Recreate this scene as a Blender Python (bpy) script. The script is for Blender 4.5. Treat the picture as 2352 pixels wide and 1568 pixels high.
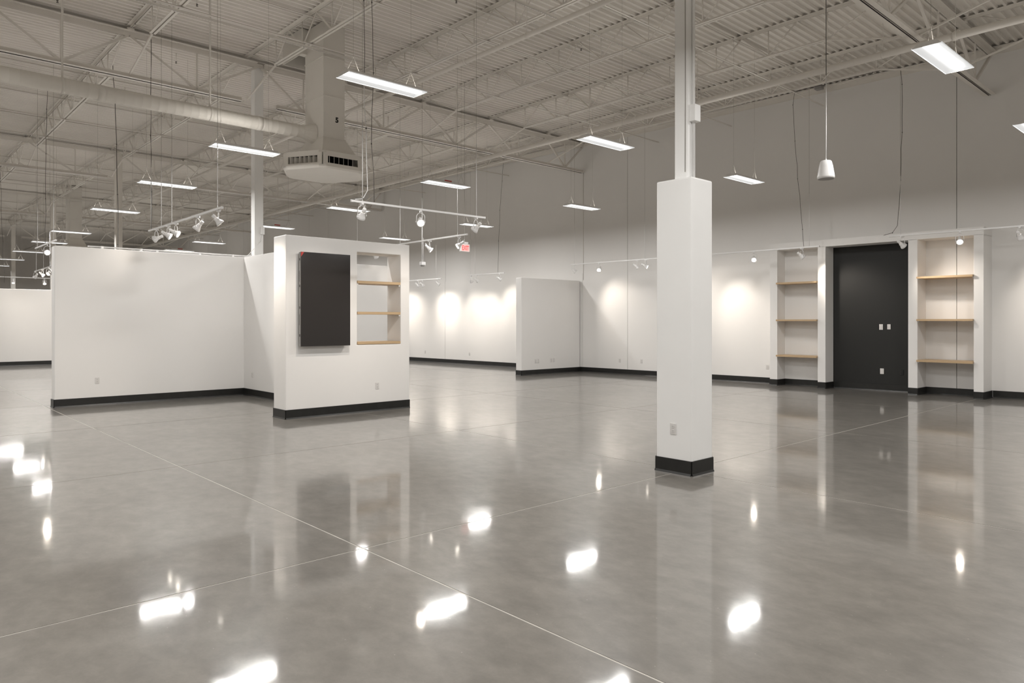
import bpy, bmesh, math, random
from mathutils import Vector, Matrix
random.seed(7)
S = bpy.context.scene
for o in list(bpy.data.objects): bpy.data.objects.remove(o)
COL = S.collection
PI = math.pi
# ------------------------------------------------------------------ camera, world, exposure
cam_d = bpy.data.cameras.new('camera'); cam = bpy.data.objects.new('camera', cam_d); COL.objects.link(cam)
cam.location = (0, 0, 1.604)
cam.rotation_euler = (math.radians(90), 0, math.radians(47.5))
cam_d.sensor_width = 36; cam_d.lens = 1645/2352*36
cam_d.shift_y = -(784-739)/2352
cam_d.clip_end = 200
S.camera = cam
W = bpy.data.worlds.new('World'); S.world = W; W.use_nodes = True
W.node_tree.nodes['Background'].inputs[0].default_value = (0.75, 0.72, 0.68, 1)
W.node_tree.nodes['Background'].inputs[1].default_value = 0.0
S.view_settings.view_transform = 'Standard'; S.view_settings.look = 'None'
S.view_settings.gamma = 1; S.view_settings.use_curve_mapping = False
S.view_settings.exposure = 3.6
TROFFER_W = 5.8      # watts of each linear light
CEILING_FILL_E = 1.5  # strength of the upward glow added to brighten the ceiling
LAMP_W = 1.75
# ------------------------------------------------------------------ materials
def mat(name, col, rough=0.5, metal=0.0, emit=None, es=0, spec=0.5, noise=0.0, nscale=3.0, bump=0.0, bscale=60):
    m = bpy.data.materials.new(name); m.use_nodes = True
    n = m.node_tree.nodes; l = m.node_tree.links; b = n['Principled BSDF']
    b.inputs['Base Color'].default_value = (*col, 1); b.inputs['Roughness'].default_value = rough
    b.inputs['Metallic'].default_value = metal; b.inputs['Specular IOR Level'].default_value = spec
    if emit: b.inputs['Emission Color'].default_value = (*emit, 1); b.inputs['Emission Strength'].default_value = es
    if noise or bump:
        g = n.new('ShaderNodeNewGeometry')
    if noise:
        t = n.new('ShaderNodeTexNoise'); t.inputs['Scale'].default_value = nscale; t.inputs['Detail'].default_value = 4
        l.new(g.outputs['Position'], t.inputs['Vector'])
        r = n.new('ShaderNodeMapRange'); r.inputs[3].default_value = 1-noise; r.inputs[4].default_value = 1+noise
        r.inputs[1].default_value = .25; r.inputs[2].default_value = .75
        l.new(t.outputs[0], r.inputs[0])
        v = n.new('ShaderNodeVectorMath'); v.operation = 'SCALE'; v.inputs[0].default_value = col
        l.new(r.outputs[0], v.inputs['Scale']); l.new(v.outputs[0], b.inputs['Base Color'])
    if bump:
        t2 = n.new('ShaderNodeTexNoise'); t2.inputs['Scale'].default_value = bscale
        l.new(g.outputs['Position'], t2.inputs['Vector'])
        bp = n.new('ShaderNodeBump'); bp.inputs['Strength'].default_value = bump; bp.inputs['Distance'].default_value = .002
        l.new(t2.outputs[0], bp.inputs['Height']); l.new(bp.outputs[0], b.inputs['Normal'])
    return m
M = {}
M['wall'] = mat('painted drywall', (.84, .825, .805), .62, noise=.015, nscale=.8, bump=.15, bscale=90)
M['upper'] = mat('painted tilt-up concrete', (.74, .71, .67), .7, noise=.025, nscale=.5, bump=.2)
M['steel'] = mat('painted roof steel', (.80, .765, .715), .55, noise=.02, nscale=1.5)
M['deck'] = mat('painted roof deck', (.82, .785, .735), .5, noise=.04, nscale=.7)
M['duct'] = mat('painted duct', (.76, .73, .68), .6, noise=.02)
M['white'] = mat('white enamel', (.80, .79, .78), .35)
M['colwhite'] = mat('white column paint', (.90, .895, .88), .5, noise=.015, nscale=2)
M['plate'] = mat('white outlet plastic', (.72, .70, .68), .3)
M['slot'] = mat('dark slot', (.05, .05, .05), .6)
M['blackplate'] = mat('black plastic plate', (.008, .008, .008), .4)
M['base'] = mat('black vinyl baseboard', (.012, .012, .011), .38, noise=.3, nscale=9)
M['panel'] = mat('black paint', (.011, .011, .010), .65, noise=.06, nscale=2)
M['tv'] = mat('screen glass', (.030, .027, .026), .12, spec=.6)
M['tvside'] = mat('grey screen chassis', (.33, .32, .31), .45)
M['red'] = mat('red plastic', (.55, .04, .03), .5)
M['cable'] = mat('dark cable', (.09, .08, .07), .6)
M['wire'] = mat('grey steel wire', (.36, .34, .31), .5)
M['grille'] = mat('dark duct inside', (.01, .01, .01), .8)
M['exitred'] = mat('lit exit letters', (.8, .05, .05), .5, emit=(1, .05, .05), es=.07)
M['exitface'] = mat('exit sign face', (.75, .45, .42), .5, emit=(1, .42, .40), es=.05)
M['lens'] = mat('lit diffuser', (.9, .9, .9), .4, emit=(1, .985, .965), es=.30)
M['ceiling_fill'] = mat('added ceiling fill glow', (.9, .9, .9), .4, emit=(1, .96, .90), es=CEILING_FILL_E)
M['lamp'] = mat('lit lamp glass', (.9, .9, .9), .3, emit=(1, .90, .78), es=2.2)
M['pan'] = mat('reflector pan with added glow', (.80, .81, .82), .3, emit=(.95, .98, 1), es=.035)  # faint emission added so the pans read bright beside the lens
M['joint'] = mat('joint filler', (.50, .475, .43), .6, noise=.2, nscale=4)
def wood():
    m = mat('oak veneer', (.56, .40, .24), .45); n = m.node_tree.nodes; l = m.node_tree.links; b = n['Principled BSDF']
    g = n.new('ShaderNodeNewGeometry'); mp = n.new('ShaderNodeMapping'); mp.inputs['Scale'].default_value = (2, 2, 30)
    t = n.new('ShaderNodeTexNoise'); t.inputs['Scale'].default_value = 4; t.inputs['Detail'].default_value = 6
    cr = n.new('ShaderNodeValToRGB'); cr.color_ramp.elements[0].color = (.44, .30, .16, 1); cr.color_ramp.elements[1].color = (.64, .47, .29, 1)
    l.new(g.outputs['Position'], mp.inputs[0]); l.new(mp.outputs[0], t.inputs['Vector']); l.new(t.outputs[0], cr.inputs[0]); l.new(cr.outputs[0], b.inputs['Base Color'])
    return m
M['wood'] = wood()
def concrete():
    m = bpy.data.materials.new('polished concrete'); m.use_nodes = True
    n = m.node_tree.nodes; l = m.node_tree.links; b = n['Principled BSDF']
    g = n.new('ShaderNodeNewGeometry')
    def noise(sc, det, rough=.55, map_=None, dist=0):
        t = n.new('ShaderNodeTexNoise'); t.inputs['Scale'].default_value = sc; t.inputs['Detail'].default_value = det; t.inputs['Roughness'].default_value = rough
        t.inputs['Distortion'].default_value = dist
        if map_:
            mp = n.new('ShaderNodeMapping'); mp.inputs['Scale'].default_value = map_; mp.inputs['Rotation'].default_value = (0, 0, .5)
            l.new(g.outputs['Position'], mp.inputs[0]); l.new(mp.outputs[0], t.inputs['Vector'])
        else: l.new(g.outputs['Position'], t.inputs['Vector'])
        return t
    big = noise(.55, 6, .68, dist=.15); mid = noise(4.2, 6, .66, (1, 1.4, 1), .2); fine = noise(60, 5, .75)
    def rng(t, a, c, lo=.3, hi=.7):
        r = n.new('ShaderNodeMapRange'); r.inputs[1].default_value = lo; r.inputs[2].default_value = hi; r.inputs[3].default_value = a; r.inputs[4].default_value = c
        l.new(t.outputs[0], r.inputs[0]); return r
    def mul(a, c):
        x = n.new('ShaderNodeMath'); x.operation = 'MULTIPLY'; l.new(a.outputs[0], x.inputs[0]); l.new(c.outputs[0], x.inputs[1]); return x
    k = mul(mul(rng(big, .84, 1.16), rng(mid, .84, 1.16)), rng(fine, .96, 1.04))
    v = n.new('ShaderNodeVectorMath'); v.operation = 'SCALE'; v.inputs[0].default_value = (.205, .190, .169)
    l.new(k.outputs[0], v.inputs['Scale']); l.new(v.outputs[0], b.inputs['Base Color'])
    # fine pale specks of aggregate
    vo = n.new('ShaderNodeTexVoronoi'); vo.inputs['Scale'].default_value = 9; l.new(g.outputs['Position'], vo.inputs['Vector'])
    lt = n.new('ShaderNodeMath'); lt.operation = 'LESS_THAN'; lt.inputs[1].default_value = .035; l.new(vo.outputs['Distance'], lt.inputs[0])
    mx = n.new('ShaderNodeMix'); mx.data_type = 'RGBA'; mx.inputs['B'].default_value = (.5, .47, .42, 1)
    l.new(v.outputs[0], mx.inputs['A'])
    mm = n.new('ShaderNodeMath'); mm.operation = 'MULTIPLY'; mm.inputs[1].default_value = .35; l.new(lt.outputs[0], mm.inputs[0]); l.new(mm.outputs[0], mx.inputs['Factor'])
    l.new(mx.outputs['Result'], b.inputs['Base Color'])
    rr = rng(mid, .045, .085); l.new(rr.outputs[0], b.inputs['Roughness'])
    b.inputs['IOR'].default_value = 1.5; b.inputs['Specular IOR Level'].default_value = .24
    b.inputs['Coat Weight'].default_value = .6; b.inputs['Coat Roughness'].default_value = .31; b.inputs['Coat IOR'].default_value = 1.33
    w1 = noise(2.2, 1, .4, (1, 1, 1))
    bp = n.new('ShaderNodeBump'); bp.inputs['Strength'].default_value = .14; bp.inputs['Distance'].default_value = .004; l.new(w1.outputs[0], bp.inputs['Height'])
    l.new(bp.outputs[0], b.inputs['Normal'])
    return m
M['floor'] = concrete()
# ------------------------------------------------------------------ mesh helpers
class MB:
    def __init__(s): s.v = []; s.f = []; s.sm = []
    def add(s, vs, fs, smooth=False):
        o = len(s.v); s.v += [tuple(x) for x in vs]; s.f += [tuple(i+o for i in q) for q in fs]; s.sm += [smooth]*len(fs); return s
    def box(s, x0, x1, y0, y1, z0, z1):
        v = [(x0,y0,z0),(x1,y0,z0),(x1,y1,z0),(x0,y1,z0),(x0,y0,z1),(x1,y0,z1),(x1,y1,z1),(x0,y1,z1)]
        return s.add(v, [(0,3,2,1),(4,5,6,7),(0,1,5,4),(1,2,6,5),(2,3,7,6),(3,0,4,7)])
    def prism(s, pts, z0, z1):                       # polygon (counter-clockwise) extruded in z
        n = len(pts); v = [(x,y,z0) for x,y in pts]+[(x,y,z1) for x,y in pts]
        return s.add(v, [tuple(range(n-1,-1,-1)), tuple(range(n,2*n))]+[(i,(i+1)%n,n+(i+1)%n,n+i) for i in range(n)])
    def loft(s, A, B):                               # two rings of 3-D points, capped
        n = len(A)
        return s.add(list(A)+list(B), [tuple(range(n-1,-1,-1)), tuple(range(n,2*n))]+[(i,(i+1)%n,n+(i+1)%n,n+i) for i in range(n)])
    def tube(s, P, r, n=8, cap=True):
        P = [Vector(p) for p in P]; rs = r if isinstance(r, (list, tuple)) else [r]*len(P); vs = []; fs = []
        ref = None
        for i, p in enumerate(P):
            d = (P[min(i+1,len(P)-1)]-P[max(i-1,0)]).normalized()
            if ref is None: ref = Vector((0,0,1)) if abs(d.z) < .9 else Vector((1,0,0))
            a = d.cross(ref).normalized(); b = d.cross(a); ref = b if abs(b.dot(d)) < .5 else ref; ref = -d.cross(a) if False else ref
            b = d.cross(a).normalized()
            for k in range(n):
                t = 2*PI*k/n; vs.append(p+(a*math.cos(t)+b*math.sin(t))*rs[i])
            ref = -b if False else b
            ref = b
        # keep frames consistent by recomputation with transported reference
        vs = []; a = None
        for i, p in enumerate(P):
            d = (P[min(i+1,len(P)-1)]-P[max(i-1,0)]).normalized()
            if a is None:
                h = Vector((0,0,1)) if abs(d.z) < .9 else Vector((1,0,0)); a = d.cross(h).normalized()
            else: a = (a-d*a.dot(d)).normalized()
            b = d.cross(a)
            for k in range(n):
                t = 2*PI*k/n; vs.append(p+(a*math.cos(t)+b*math.sin(t))*rs[i])
        m = len(P)
        for i in range(m-1):
            for k in range(n): fs.append((i*n+k, i*n+(k+1)%n, (i+1)*n+(k+1)%n, (i+1)*n+k))
        o = len(s.v); s.add(vs, fs, n > 5)
        if cap: s.f += [tuple(o+k for k in range(n-1,-1,-1)), tuple(o+(m-1)*n+k for k in range(n))]; s.sm += [False, False]
        return s
    def bar(s, p, q, w, h):                           # rectangular bar between two points
        p = Vector(p); q = Vector(q); d = (q-p).normalized()
        up = Vector((0,0,1)) if abs(d.z) < .95 else Vector((1,0,0))
        a = d.cross(up).normalized()*w/2; b = a.cross(d).normalized()*h/2
        return s.loft([p-a-b, p+a-b, p+a+b, p-a+b], [q-a-b, q+a-b, q+a+b, q-a+b])
    def lathe(s, prof, n=20, axis='z', c=(0,0,0), smooth=True, cap=True):   # prof: (r, z)
        vs = []; fs = []
        for r, z in prof:
            for k in range(n):
                t = 2*PI*k/n; vs.append((c[0]+r*math.cos(t), c[1]+r*math.sin(t), c[2]+z))
        m = len(prof)
        for i in range(m-1):
            for k in range(n): fs.append((i*n+k, i*n+(k+1)%n, (i+1)*n+(k+1)%n, (i+1)*n+k))
        o = len(s.v); s.add(vs, fs, smooth)
        if cap: s.f += [tuple(o+k for k in range(n-1,-1,-1)), tuple(o+(m-1)*n+k for k in range(n))]; s.sm += [False, False]
        return s
    def mesh(s, name, m, fix=True):
        me = bpy.data.meshes.new(name); me.from_pydata(s.v, [], s.f); me.materials.append(m)
        me.polygons.foreach_set('use_smooth', s.sm); me.update()
        if fix:
            bm = bmesh.new(); bm.from_mesh(me); bmesh.ops.recalc_face_normals(bm, faces=bm.faces); bm.to_mesh(me); bm.free()
        return me
    def obj(s, name, m, parent=None, loc=(0,0,0), rot=(0,0,0), fix=True):
        return link(name, s.mesh(name, m, fix), parent, loc, rot)
def link(name, me, parent=None, loc=(0,0,0), rot=(0,0,0)):
    o = bpy.data.objects.new(name, me); COL.objects.link(o); o.location = loc; o.rotation_euler = rot
    if parent: o.parent = parent
    return o
def tag(o, label, cat, group=None, kind=None):
    if label: o['label'] = label
    if cat: o['category'] = cat
    if group: o['group'] = group
    if kind: o['kind'] = kind
    return o
def thing(name, label, cat, loc=(0,0,0), rz=0, group=None):
    o = bpy.data.objects.new(name, None); COL.objects.link(o); o.location = loc; o.rotation_euler = (0,0,rz); o.empty_display_size = .1
    return tag(o, label, cat, group)
def struct(o): o['kind'] = 'structure'; return o
def B(x0,x1,y0,y1,z0,z1): return MB().box(x0,x1,y0,y1,z0,z1)
def bevel(o, w=.01, seg=2):
    b = o.modifiers.new('bevel', 'BEVEL'); b.width = w; b.segments = seg; b.limit_method = 'ANGLE'; return o
def ordinal(i): return ['first','second','third','fourth','fifth','sixth','seventh','eighth','ninth','tenth'][i]
# ------------------------------------------------------------------ room shell
XL, XR, YF, DECK = -58.0, 10.6, -8.9, 7.40
def ywall(x): return 17.73 + .041*(x+4.8)
floor = struct(B(XL-1, XR+.5, YF-.2, 18.3, -.14, -.002).obj('floor', M['joint']))
px, py = 3.90, 3.93
slab = B(0, px-.014, 0, py-.014, -.10, 0).mesh('slab', M['floor'])
for i in range(-14, 4):
    for j in range(-3, 4):
        link('slab', slab, floor, (-4.45+i*px+.0055, 2.65+j*py+.0055, 0))
# back wall: tilt-up concrete panels with joints between them
jx = [XL, -48.7, -39.9, -31.15, -22.44, -15.5, -13.73, -4.97, 3.8, XR]
wb = struct(MB().prism([(XL, ywall(XL)+.05), (XR, ywall(XR)+.05), (XR, ywall(XR)+.3), (XL, ywall(XL)+.3)], 0, 7.5).obj('wall_back', M['slot']))
WSPLIT = 3.38
for a, b in zip(jx[:-1], jx[1:]):
    a += .006; b -= .006
    for z0, z1, k in (((0, 3.17, 0.0), (3.17, 7.5, .03)) if b < -15.4 else ((0, 7.5, 0.0),)):
        MB().prism([(a, ywall(a)+k), (b, ywall(b)+k), (b, ywall(b)+.051), (a, ywall(a)+.051)], z0, z1).obj('wall_panel', M['wall'], wb)
struct(B(XL-.3, XL, YF, 18, 0, 7.5).obj('wall_left', M['upper']))
struct(B(XR, XR+.3, YF, 18.4, 0, 7.5).obj('wall_right', M['upper']))
struct(B(XL-.3, XR+.3, YF-.3, YF, 0, 7.5).obj('wall_front', M['upper']))
# roof deck: fluted sheet running front to back, and an unseen roof slab added above it to seal out light
P = .1524; prof = []
x = XL
while x < XR:
    prof += [(x, DECK), (x+.040, DECK), (x+.056, DECK+.048), (x+.136, DECK+.048)]; x += P
vs = []; fs = []
for X, Z in prof: vs += [(X, YF, Z), (X, 18.2, Z)]
for i in range(len(prof)-1): fs.append((2*i, 2*i+1, 2*i+3, 2*i+2))
ceil = struct(MB().add(vs, fs).obj('ceiling', M['deck'], fix=False))
struct(B(XL-.3, XR+.3, YF-.3, 18.4, DECK+.06, DECK+.2).obj('roof', M['deck']))
def base_run(P0, P1, name='baseboard', parent=None, t=.012, h=.153, side=1):   # strip along P0->P1, proud to the left of the direction when side=1
    p = Vector(P0); q = Vector(P1); d = (q-p).normalized(); nrm = Vector((-d.y, d.x))*side*t
    pts = [p, q, q+nrm, p+nrm]
    if side < 0: pts = [p, p+nrm, q+nrm, q]
    m = MB().prism([tuple(a) for a in pts], 0, h)
    toe = nrm*.9                                     # small cove toe at the floor
    m.loft([(*(p+nrm),0), (*(q+nrm),0), (*(q+nrm),.022), (*(p+nrm),.022)], [(*(p+nrm+toe),0), (*(q+nrm+toe),0), (*(q+nrm),.0221), (*(p+nrm),.0221)])
    return m.obj(name, M['base'], parent)
for a, b in ((-57.9, -15.9), (-15.6, -9.02), (-4.30, 10.5)):
    struct(base_run((a, ywall(a)), (b, ywall(b)), 'baseboard_back', side=-1))
# ------------------------------------------------------------------ partitions and column
def outlet(x, y, z, face, label, kind='duplex', plate='plate', w=.075, h=.118):
    rz = {'-y': 0, '+x': PI/2}[face]
    t = thing('wall_outlet' if kind == 'duplex' else 'wall_plate', label, 'outlet' if kind == 'duplex' else 'wall plate', (x, y, z), rz)
    bevel(B(-w/2, w/2, -.007, 0, -h/2, h/2).obj('cover_plate', M[plate], t), .003)
    if kind == 'duplex':
        for dz in (.022, -.022):
            r = MB().lathe([(.0165, 0), (.0165, .003)], 14).mesh('receptacle', M[plate]); ro = link('receptacle', r, t, (0, -.007, dz), (PI/2, 0, 0))
            MB().box(-.0075, -.0045, .001, .009, .003, .0036).box(.0045, .0075, .001, .009, .003, .0036).box(-.002, .002, -.010, -.006, .003, .0036).obj('socket_slots', M['slot'], ro)
    else:
        B(-.017, .017, -.010, -.007, -.034, .034).obj('insert', M[plate], t)
        for zz in (-.046, .046): B(-.002, .002, -.0105, -.007, zz-.002, zz+.002).obj('screw', M['slot'] if plate == 'plate' else M[plate], t)
    return t
# left partition (long, parallel to the depth of the hall) and its cross wall
t = thing('partition_wall', 'long white freestanding partition wall with black baseboard at the left', 'partition', (-15.75, 6.5, 0))
def loc(x, y): return (x+15.75, y-6.5)
def lb(x0,x1,y0,y1,z0,z1): a = loc(x0,y0); b = loc(x1,y1); return MB().box(a[0],b[0],a[1],b[1],z0,z1)
bevel(lb(-15.88, -15.62, 2.73, 10.2, 0, 3.03).obj('wall_body', M['wall'], t), .02, 3)
base_run(loc(-15.62, 2.73), loc(-15.62, 6.30), parent=t, side=-1)
base_run(loc(-15.88, 2.73), loc(-15.62, 2.73), parent=t, side=-1)
base_run(loc(-15.62, 6.56), loc(-15.62, 10.2), parent=t, side=-1)
t = thing('partition_wall', 'short white cross wall joining the left partition to the display wall', 'partition', (-13.6, 6.43, 0))
bevel(B(-2.02, 1.94, -.13, .13, 0, 3.03).obj('wall_body', M['wall'], t), .015, 3)
base_run((-2.02, -.13), (1.94, -.13), parent=t, side=-1)
# far left partition
t = thing('partition_wall', 'distant white partition wall brightly lit, at the far left edge', 'partition', (-31.7, 3, 0))
bevel(B(-.1, .1, -6.5, 5.2, 0, 2.81).obj('wall_body', M['wall'], t), .015)
base_run((.1, -6.5), (.1, 5.2), parent=t, side=-1)
# stub wall off the back wall
t = thing('partition_wall', 'white stub partition standing out from the back wall near the middle', 'partition', (-15.7, 14.66, 0))
bevel(B(-.12, .12, 0, 2.58, 0, 2.93).obj('wall_body', M['wall'], t), .012)
base_run((.12, 0), (.12, 2.6), parent=t, side=-1); base_run((-.12, 0), (.12, 0), parent=t, side=-1)
# display wall with the screen and the shelf niche
t = thing('display_wall', 'white freestanding display wall holding a dark screen and an open shelf niche', 'partition', (-11.42, 6.43, 0))
def dl(x, y): return (x+11.42, y-6.43)
def db(x0,x1,y0,y1,z0,z1): return MB().box(x0+11.42, x1+11.42, y0-6.43, y1-6.43, z0, z1)
X0, X1 = -11.65, -11.19
rr_ = [(-.0, -.0)]
bm = bmesh.new()
def wall_with_hole():
    # front/back outline with a rectangular opening, as one closed mesh
    ys = [5.21, 6.54, 7.45, 7.65]; zs = [0, 1.20, 2.84, 3.04]
    m = MB()
    V = {}
    vs = []
    for xi, xx in enumerate((X0, X1)):
        for yi, yy in enumerate(ys):
            for zi, zz in enumerate(zs):
                V[xi, yi, zi] = len(vs); vs.append((xx+11.42, yy-6.43, zz))
    fs = []
    for yi in range(3):
        for zi in range(3):
            if (yi, zi) == (1, 1): continue
            fs.append((V[1,yi,zi], V[1,yi+1,zi], V[1,yi+1,zi+1], V[1,yi,zi+1]))
            fs.append((V[0,yi,zi], V[0,yi,zi+1], V[0,yi+1,zi+1], V[0,yi+1,zi]))
    for yi in range(3):
        fs.append((V[0,yi,0], V[0,yi+1,0], V[1,yi+1,0], V[1,yi,0])); fs.append((V[0,yi,3], V[1,yi,3], V[1,yi+1,3], V[0,yi+1,3]))
    for zi in range(3):
        fs.append((V[0,0,zi], V[1,0,zi], V[1,0,zi+1], V[0,0,zi+1])); fs.append((V[0,3,zi], V[0,3,zi+1], V[1,3,zi+1], V[1,3,zi]))
    fs += [(V[0,1,1],V[0,2,1],V[1,2,1],V[1,1,1]), (V[0,1,2],V[1,1,2],V[1,2,2],V[0,2,2]), (V[0,1,1],V[1,1,1],V[1,1,2],V[0,1,2]), (V[0,2,1],V[0,2,2],V[1,2,2],V[1,2,1])]
    return m.add(vs, fs)
bm.free()
bevel(wall_with_hole().obj('wall_body', M['wall'], t), .014, 3)
base_run(dl(X0, 5.21), dl(X1, 5.21), parent=t, side=-1); base_run(dl(X1, 5.21), dl(X1, 7.65), parent=t, side=-1)
for z in (2.335, 1.785, 1.250):
    s = db(X0+.01, X1+.005, 6.545, 7.445, z-.045, z).obj('shelf', M['wood'], t); s['label'] = 'oak shelf'
    if z > 1.3:
        for yy in (6.546, 7.42): db(X1-.05, X1-.012, yy, yy+.024, z-.075, z-.045).obj('shelf_clip', M['white'], t)
# column
t = thing('column', 'white square column with boxed lower half and black baseboard in the foreground', 'column', (-4.44, 6.6, 0))
bevel(B(-.23, .215, -.20, .20, 0, 3.12).obj('column_wrap', M['colwhite'], t), .02, 3)
c = B(-.075, .085, -.085, .075, 3.11, 7.3).obj('steel_post', M['colwhite'], t); bevel(c, .012, 2)
for a, b in (((-.23,-.20),(.215,-.20)), ((.215,-.20),(.215,.20)), ((.215,.20),(-.23,.20)), ((-.23,.20),(-.23,-.20))):
    base_run(a, b, parent=t, side=-1)
MB().tube([(.101, .01, 3.12), (.101, .01, 7.2)], .013).obj('conduit', M['colwhite'], t)
MB().tube([(.062, -.088, 3.2), (.066, -.089, 4.2), (.062, -.088, 5.2), (.066, -.089, 6.2), (.064, -.088, 7.2)], .004, 6).obj('cable', M['wire'], t)
bevel(B(.085, .155, -.045, .065, 3.74, 3.92).obj('junction_box', M['colwhite'], t), .006)
def far_column(x, y, label, z0=0):
    t = thing('column', label, 'column', (x, y, 0))
    bevel(B(-.1, .1, -.1, .1, z0, 7.25).obj('steel_post', M['steel'] if x < -20 else M['colwhite'], t), .01)
    B(-.16, .16, -.16, .16, 7.25, 7.29).obj('cap_plate', M['steel'], t)
    return t
t = far_column(-15.66, 6.62, 'painted steel column rising out of the corner of the left partition', 3.0)
bevel(B(.10, .17, .02, .10, 3.55, 3.72).obj('junction_box', M['colwhite'], t), .006)
MB().tube([(.135, .05, 3.55), (.135, .02, 3.4), (.06, -.12, 3.2), (-.02, -.22, 3.06)], .007, 6).obj('cable', M['colwhite'], t)
far_column(-26.85, 6.55, 'square steel column farther back, seen above the long left partition')
far_column(-38.0, 6.6, 'most distant steel column near the left edge of the hall')
far_column(-49.2, 6.6, 'steel column at the far end behind the others')
# outlets
outlet(-4.45, 6.40, .47, '-y', 'white duplex outlet on the foreground column')
outlet(-11.19, 6.95, .45, '+x', 'white duplex outlet low on the display wall below the niche')
outlet(-15.62, 3.44, .47, '+x', 'white duplex outlet low on the long left partition')
outlet(-15.15, 6.30, .46, '-y', 'white duplex outlet low on the cross wall behind the display wall')
outlet(-15.58, 15.25, .41, '+x', 'white outlet on the stub partition, nearer its free end')
outlet(-15.58, 15.36, .41, '+x', 'white blank plate just right of the nearer outlet on the stub partition', kind='plate')
outlet(-15.58, 15.93, .41, '+x', 'white outlet on the stub partition, left one of the inner pair')
outlet(-15.58, 16.04, .41, '+x', 'white plate on the stub partition, right one of the inner pair', kind='plate')
for x, z, l in ((-9.28, .43, 'white outlet on the back wall just left of the built-in niches'), (-14.02, .41, 'white outlet on the back wall, first one right of the stub partition'),
                (-13.22, .42, 'white outlet on the back wall, second one right of the stub partition'), (-23.69, .39, 'white outlet on the back wall, first one right of the display wall'),
                (-21.0, .39, 'white outlet on the back wall, left of the stub partition')):
    outlet(x, ywall(x)-.001, z, '-y', l)
# ------------------------------------------------------------------ screen on the display wall
t = thing('wall_screen', 'dark portrait flat screen mounted on the white display wall', 'screen', (-11.19, 5.87, 1.98))
tb = MB(); tb.box(.045, .115, -.455, .455, -.78, .78)
bevel(tb.obj('chassis', M['tvside'], t), .006)
bevel(B(.115, .132, -.458, .458, -.783, .783).obj('glass', M['tv'], t), .004)
B(0, .046, -.30, .30, -.45, .45).obj('wall_bracket', M['tvside'], t)
for z in (.66, .22, -.14, -.60):
    B(.07, .1, -.4565, -.4545, z-.02, z+.02).obj('side_latch', M['slot'], t)
for z in (.38, -.34): B(.066, .074, -.4565, -.4545, z-.09, z+.09).obj('side_vent', M['slot'], t)
s = MB().add([(.1325, -.455, .78), (.1325, -.40, .78), (.1325, -.455, .70)], [(0, 1, 2)]).add([(.1328, -.455, .78), (.1328, -.40, .78), (.1328, -.455, .70)], [(0, 1, 2)]).obj('corner_sticker', M['red'], t, fix=False)
s['label'] = 'red corner sticker'
# ------------------------------------------------------------------ built-in niches on the back wall
t = thing('shelving_niches', 'white built-in surround on the back wall with shelf niches either side of a black panel', 'built-in shelving', (-6.66, 17.16, 0))
def ub(x0,x1,y0,y1,z0,z1): return MB().box(x0+6.66, x1+6.66, y0-17.16, y1-17.16, z0, z1)
def yb(x): return ywall(x)+.004
for a, b in ((-9.01, -8.81), (-7.78, -7.59), (-5.76, -5.57), (-4.50, -4.32)):
    bevel(ub(a, b, 17.16, yb((a+b)/2), 0, 3.42).obj('upright', M['wall'], t), .006)
    base_run((a+6.66, 0), (b+6.66, 0), parent=t, side=-1)
    if b > -4.4 or -7.7 < b < -7.5 or b < -8.7 or -5.6 < b < -5.5:
        base_run((b+6.66, 0), (b+6.66, yb(b)-17.16), parent=t, side=-1)
base_run((-9.01+6.66, .39), (-9.01+6.66, 0), parent=t, side=-1)
MB().prism([(-9.01+6.66, 0), (-4.32+6.66, 0), (-4.32+6.66, yb(-4.32)-17.16), (-9.01+6.66, yb(-9.01)-17.16)], 3.41, 3.575).obj('header', M['wall'], t)
o = MB().prism([(-7.59+6.66, yb(-7.59)-17.16-.03), (-5.76+6.66, yb(-5.76)-17.16-.03), (-5.76+6.66, yb(-5.76)-17.16), (-7.59+6.66, yb(-7.59)-17.16)], 0, 3.41).obj('back_panel', M['panel'], t); o['label'] = 'matte black back panel'
for a, b, d in ((-8.81, -7.78, 0), (-7.59, -5.76, .03), (-5.57, -4.50, 0)):
    base_run((a+6.66, yb(a)-17.16-d), (b+6.66, yb(b)-17.16-d), parent=t, side=-1)
for a, b in ((-8.81, -7.78), (-5.57, -4.50)):
    for z in (2.59, 1.665, .775):
        s = ub(a+.002, b-.002, 17.08, yb(a)-.005, z-.042, z).obj('shelf', M['wood'], t); s['label'] = 'oak shelf'
        for xx in (a+.003, b-.027): ub(xx, xx+.024, 17.17, 17.50, z-.066, z-.042).obj('shelf_cleat', M['white'], t)
def pl(x): return yb(x)-.031
outlet(-6.50, pl(-6.5), 1.485, '-y', 'left white plate of the pair at mid height on the black panel', kind='plate', w=.082, h=.13)
outlet(-6.33, pl(-6.33), 1.490, '-y', 'right white outlet of the pair at mid height on the black panel', w=.072, h=.118)
outlet(-5.89, pl(-5.89), 1.485, '-y', 'black plate at mid height at the right edge of the black panel', kind='plate', plate='blackplate', w=.085, h=.13)
outlet(-6.48, pl(-6.48), .455, '-y', 'white plate low on the black panel', kind='plate', w=.082, h=.13)
outlet(-6.06, pl(-6.06), .45, '-y', 'black plate low on the black panel', kind='plate', plate='blackplate', w=.082, h=.13)
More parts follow.
